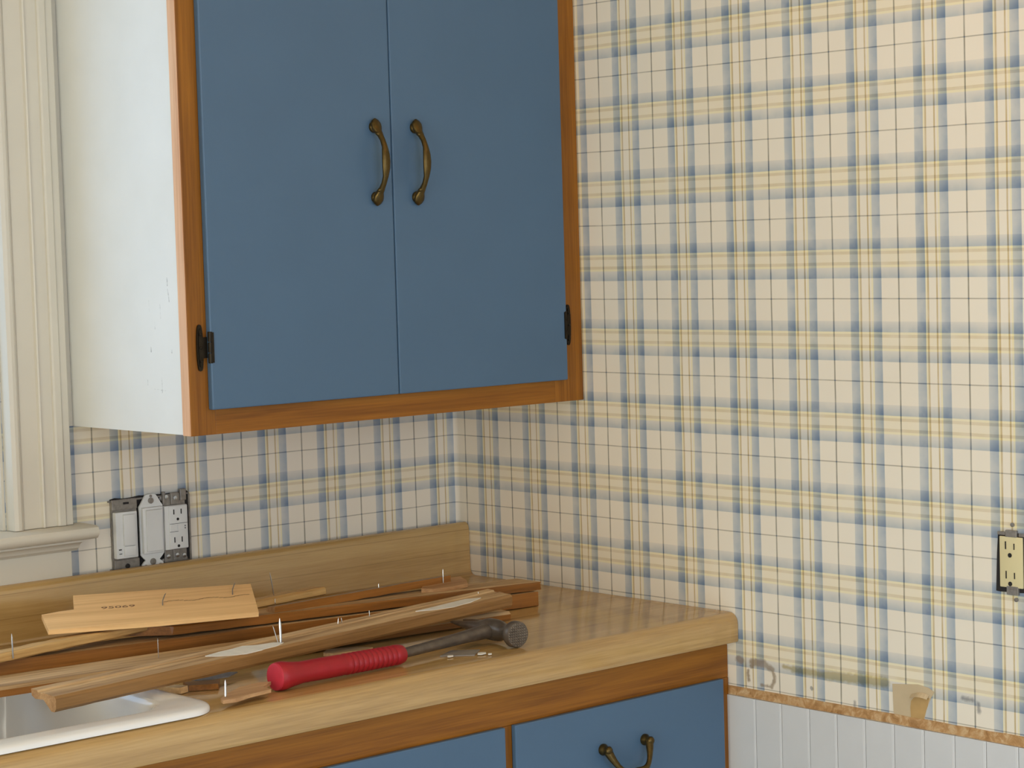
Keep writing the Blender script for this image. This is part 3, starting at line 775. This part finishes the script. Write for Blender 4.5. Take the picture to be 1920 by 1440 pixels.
# B: flat board under it, C: board with stained face behind, D2 on top of C, D1 the pale splintered strip
B = stick('trim_strip', (-1.165, -.3850, .9270), (-.2549, -.4194, .9146), [(0, 0), (.072, 0), (.072, .0125), (.004, .0128), (0, .0085)], [ST, RB, BW], [0, 0, 1, 1, 0], 'flat stained trim strip crossing under the front casing', seg=20, seed=2)
Cc = stick('trim_board', (-1.165, -.2835, .9320), (-.1469, -.3610, .9146), [(0, .001), (.001, 0), (.058, 0), (.058, .0205), (.001, .0215)], [ST, RB, BW], [0, 0, 0, 1, 0], 'trim board with orange stained edge, lowest at the back of the pile', seg=20, seed=3)
D2 = stick('trim_board', (-.760, -.3030, .9500), (-.1337, -.3534, .9372), [(0, .0), (.058, 0), (.058, .0115), (.002, .0120), (0, .0100)], [ST, RB, ST], [0, 0, 1, 0, 0], 'rough backed trim board reaching almost to the plaid wall', seg=30, rough=.0009, tear=.4, seed=4, e0=-1.6)
D1 = stick('split_strip', (-1.14, -.3280, .9490), (-.4560, -.2420, .9590), [(0, .002), (.003, 0), (.030, 0), (.031, .0100), (.004, .0118), (0, .0095)], [PW, PW], [0]*6, 'pale split strip running beneath the stamped board, splintered right end', seg=36, rough=.0016, bow=.002, tear=1.2, seed=5)
H = stick('trim_strip', (-.5942, -.3065, .9560), (-.2622, -.2929, .9580), [(0, 0), (.020, 0), (.020, .0085), (.0, .0110)], [ST, BR, BW], [0, 0, 1, 0], 'thin knotty strip lying on the rough backed board', seg=14, seed=6, tear=.4)

# E: the wide notched board with the faded stamp, leaning back on the pile
def board_plane(pts3):
    o = Vector(pts3[0]); x = (Vector(pts3[1])-o).normalized(); t = Vector(pts3[2])-o
    z = x.cross(t).normalized()
    if z.z < 0: z = -z
    y = z.cross(x); m = Matrix.Identity(4)
    for i in range(3): m[i][0], m[i][1], m[i][2] = x[i], y[i], z[i]
    m.translation = o; return m
EM = board_plane([(-.927, -.268, .976), (-.660, -.3625, .974), (-.830, -.168, .999)])
cam_c = Vector((-2.3363, -2.7918, .313+Z0))
E_out = [(0, 0), (.147, -.0042), (.2837, 0), (.2945, .060), (.3048, .1183), (.1767, .1242), (.057, .1288), (.0476, .0721), (.0262, .0687), (.0022, .0616)]
eb = MB().poly(E_out, .0065, 0)
E_ = eb.build('notched_board', PK, None); E_.matrix_world = EM @ Matrix.Translation((0, 0, -.0062))
tag(E_, 'wide pinkish board with notched left end, leaning on the backsplash', 'board')

tx = bpy.data.curves.new('stamp_print', 'FONT'); tx.body = '95069'; tx.size = .0125; tx.extrude = .00005; tx.shear = .1
to = bpy.data.objects.new('stamp_print_text', tx); C.objects.link(to)
bpy.context.view_layer.update()
me = bpy.data.meshes.new_from_object(to.evaluated_get(bpy.context.evaluated_depsgraph_get())); bpy.data.objects.remove(to)
me.materials.clear(); me.materials.append(M['stamp_ink'])
so_ = bpy.data.objects.new('stamp_print', me); C.objects.link(so_); so_.parent = E_
so_.matrix_local = Matrix.Translation((.082, .0640, .0066)) @ Matrix.Rotation(R(-1.5), 4, 'Z') @ Matrix.Scale(1.5, 4, (1, 0, 0))
so_['label'] = 'faded dark number stamp'; so_['kind'] = 'stuff'
for px_, py_, ang in ((.165, .058, 40), (.268, .078, 20)):
    b = MB(); b.sweep([(px_, py_, .0058), (px_+.003, py_+.012, .0100), (px_+.009, py_+.026, .0125), (px_+.012, py_+.032, .0125)], [.0007, .0007, .0007, .0003], 7, up=(1, 0, .2))
    b.build('bent_nail', M['steel'], E_, True)
b = MB()
for k in range(22):
    x = .170+.0055*k; y = .072+.003*math.sin(k*.7)+.001*noise.noise((k*.9, 0, 0)); w_ = .0006+.0005*abs(noise.noise((k*.5, 2, 0)))
    v = [b.bm.verts.new(p) for p in ((x, y-w_, .00655), (x+.0056, y-w_+.0005, .00655), (x+.0056, y+w_+.0005, .00662), (x, y+w_, .00662))]
    b.bm.faces.new(v)
o = b.build('grain_split', M['dark_grain'], E_); o['kind'] = 'stuff'
# nails and staples through the boards
nail(A, (-.7124, -.4870, .9530), .034, (-.02, 0), .0018)
nail(A, (-.7150, -.4850, .9530), .026, (-.25, .1), .0007)
nail(A, (-.5880, -.4440, .9540), .012, (.15, 0), .0006); nail(A, (-.5800, -.4440, .9540), .011, (-.15, 0), .0006)
nail(A, (-.5261, -.4350, .9545), .012, (-.05, 0), .0006)
nail(A, (-.3085, -.4108, .956), .006, (0, 0), .0006)
nail(B, (-.8187, -.3600, .9385), .022, (0, 0), .0006)
nail(D1, (-1.004, -.3130, .9620), .026, (-.02, 0), .0011)
nail(D2, (-.5600, -.2600, .9600), .010, (0, 0), .0006)
nail(D1, (-.5450, -.2350, .9740), .030, (-.17, 0), .0008)
nail(H, (-.3977, -.2916, .9640), .010, (0, 0), .0006)
# ---------------------------------------------------------------- framing hammer
hm = tag(empty('hammer', (-.60, -.58, CT)), 'framing hammer with red rubber grip and waffled steel face', 'hammer')
def lw(pts): return [(x+.60, y+.58, z-CT) for x, y, z in pts]
G0, G1 = Vector((-.7850, -.5760, CT+.0185)), Vector((-.5754, -.5640, CT+.0150))
gd = (G1-G0).normalized()
b = MB(); pts, rad = [], []
prof = [(0, .0155, .0168), (.003, .0185, .0180), (.010, .0190, .0183), (.022, .0170, .0160), (.040, .0150, .0138), (.075, .0152, .0140), (.105, .0152, .0138)]
L = (G1-G0).length
for t, ra, rb in prof: pts.append(G0+gd*t); rad.append((ra, rb))
k = 11
for i in range(k):
    t0 = .110+i*(L-.118)/k; dt = (L-.118)/k
    for q, sc in ((0, .93), (.25, 1.03), (.7, 1.03)):
        f = 1-.04*(i/k); pts.append(G0+gd*(t0+q*dt)); rad.append((.0150*sc*f, .0136*sc*f))
pts.append(G0+gd*(L-.006)); rad.append((.0145, .0134)); pts.append(G1); rad.append((.0130, .0120))
b.sweep(lw(pts), rad, 20, up=(0, 0, 1)); b.build('grip', M['red_grip'], hm, True, 60)
b = MB(); b.sweep(lw([G0-gd*.0024, G0-gd*.0016, G0+gd*.001]), [(.0135, .0148), (.0158, .0170), (.0162, .0174)], 20); b.build('butt_cap', M['pink_grip'], hm, True, 40)
HX = Vector((-.3900, -.5360, CT+.0185))
b = MB(); b.sweep(lw([G1-gd*.004, G1+(HX-G1)*.35, G1+(HX-G1)*.7, HX]), [(.0085, .0065), (.0095, .0072), (.0115, .0086), (.0140, .0105)], 12); b.build('shank', M['hammer_steel'], hm, True, 50)
# head: poll with waffled face towards the front, straight claw towards the back
F0 = Vector((-.3965, -.5950, CT+.0188)); ax = Vector((.09, .995, 0)).normalized()
b = MB(); hp, hr = [], []
for t, ra, rb in ((0, .0168, .0168), (.002, .0180, .0180), (.010, .0182, .0182), (.014, .0165, .0165), (.020, .0120, .0120), (.032, .0110, .0112), (.040, .0130, .0140), (.050, .0150, .0150), (.066, .0150, .0150), (.076, .0150, .0130), (.084, .0160, .0105)):
    hp.append(F0+ax*t); hr.append((ra, rb))
b.sweep(lw(hp), hr, 24); b.build('head', M['hammer_steel'], hm, True, 50)
b = MB(); fx = ax.cross(Vector((0, 0, 1))).normalized()
step = .0036
for i in range(-5, 6):
    for j in range(-5, 6):
        if math.hypot(i, j)*step > .0158: continue
        c = F0-ax*.0001+fx*(i*step)+Vector((0, 0, 1))*(j*step); h = .0014
        A4 = [c+fx*(sx*h)+Vector((0, 0, sz*h)) for sx, sz in ((-1, -1), (1, -1), (1, 1), (-1, 1))]
        T4 = [c-ax*.0013+fx*(sx*h*.35)+Vector((0, 0, sz*h*.35)) for sx, sz in ((-1, -1), (1, -1), (1, 1), (-1, 1))]
        b.rings([lw(A4), lw(T4)], 0, False, True)
b.build('waffle_face', M['hammer_steel'], hm)['kind'] = 'stuff'
b = MB()
for sg in (-1, 1):
    cp, cr = [], []
    for t, off, ra, rb in ((.074, .0065, .0085, .0100), (.092, .0085, .0075, .0080), (.110, .0095, .0065, .0055), (.128, .0105, .0055, .0032), (.140, .0110, .0045, .0014)):
        cp.append(F0+ax*t+fx*(sg*off)+Vector((0, 0, -.000+.0022*(t-.074)/.066))); cr.append((ra, rb))
    b.sweep(lw(cp), cr, 10)
islands(b, 'claw', M['hammer_steel'], hm, True, 50)

# ---------------------------------------------------------------- splinters, chips and flakes
def scrap(name, outline, z, thick, mat, label, cat, tilt=(0, 0), group=None):
    cx = sum(p[0] for p in outline)/len(outline); cy = sum(p[1] for p in outline)/len(outline)
    b = MB().poly([(x-cx, y-cy) for x, y in outline], thick)
    b.bm.verts.ensure_lookup_table()
    for i, v in enumerate(b.bm.verts): v.co += Vector((noise.noise((i*1.1, 0, 2)), noise.noise((i*1.7, 3, 1)), .3*noise.noise((i*.7, 8, 1))))*thick*.25
    o = b.build(name, mat); o.location = (cx, cy, z); o.rotation_euler = (R(tilt[0]), R(tilt[1]), 0)
    return tag(o, label, cat, group)
cs = scrap('wood_splinter', [(-.889, -.6135), (-.886, -.604), (-.868, -.590), (-.836, -.571), (-.806, -.566), (-.790, -.572), (-.812, -.588), (-.812, -.604), (-.848, -.610), (-.872, -.616)], CT+.0075, .0045, BW, 'flat splinter with an upright nail at the sink corner', 'splinter', (3, 0))
nail(cs, (-.8770, -.6010, CT+.0105), .022, (.02, 0), .0014, down=.004)
scrap('wood_chip', [(-.8900, -.475), (-.8750, -.4682), (-.8610, -.4948), (-.8760, -.500)], CT+.0010, .0080, PK, 'small square wood chip touching the back of the sink corner', 'wood chip')
scrap('wood_chip', [(-.8590, -.4920), (-.8530, -.4700), (-.8100, -.4900), (-.8280, -.5120)], CT+.0008, .0075, ST, 'orange wood chip between sink corner and front casing', 'wood chip')
scrap('paint_flake', [(-.860, -.452), (-.800, -.456), (-.770, -.470), (-.7900, -.4790), (-.8300, -.4760)], CT+.0082, .0016, M['grey_chip'], 'grey flake lying beneath the front casing near the sink', 'flake', (10, 0))
scrap('paint_flake', [(-.5056, -.5592), (-.4706, -.5896), (-.4400, -.5650), (-.4700, -.5400)], CT+.0004, .0012, M['grey_chip'], 'grey flake on the counter below the hammer shank', 'flake')
for (x, y, r), lb in zip(((-.500, -.574, .0035), (-.4605, -.5925, .0050), (-.4560, -.6040, .0022)), ('white paint crumb farthest left below the hammer shank', 'white paint crumb largest of those by the hammer head', 'tiny white paint crumb nearest the counter edge')):
    scrap('paint_crumb', [(x+r*1.5*math.cos(a), y+r*math.sin(a)) for a in (0, 1.1, 2.0, 3.2, 4.1, 5.3)], CT+.0014, .0018, M['paint_chip'], lb, 'crumb', group='paint crumbs by the hammer')
# torn paint left on the casing and the torn lump of wood on the back board
def ontop(parent, name, pts, thick, mat, M_):
    b = MB().poly(pts, thick); b.bm.verts.ensure_lookup_table()
    for i, v in enumerate(b.bm.verts): v.co += Vector((noise.noise((i*1.3, 1, 2))*.002, noise.noise((i*1.9, 4, 1))*.001, 0))
    o = b.build(name, mat, parent); o.matrix_local = M_; return o
ontop(A, 'paint_patch', [(.250, .026), (.262, .016), (.285, .006), (.300, .003), (.325, .004), (.352, .006), (.372, .012), (.360, .020), (.335, .024), (.318, .032), (.300, .030), (.275, .029)], .0012, M['paint_chip'], Matrix.Translation((0, 0, .0192)))
ontop(A, 'paint_patch', [(.628, .020), (.655, .010), (.690, .004), (.730, .008), (.760, .016), (.735, .024), (.690, .022), (.660, .021)], .0010, M['paint_chip'], Matrix.Translation((0, 0, .0192)))
ontop(A, 'torn_splinter', [(.452, .018), (.462, .010), (.520, .006), (.540, .012), (.520, .024), (.470, .030)], .0045, RB, Matrix.Translation((0, 0, .0185)) @ Matrix.Rotation(R(4), 4, 'Y'))
jl = scrap('torn_wood_chunk', [(-.330, -.306), (-.316, -.318), (-.280, -.322), (-.250, -.318), (-.236, -.300), (-.226, -.272), (-.262, -.268), (-.300, -.276)], .9535, .0060, BW, 'torn flat wood chunk with nail, on the rough backed board', 'wood chunk', (4, 0))
nail(jl, (-.2781, -.2950, .9600), .021, (0, 0), .0008)
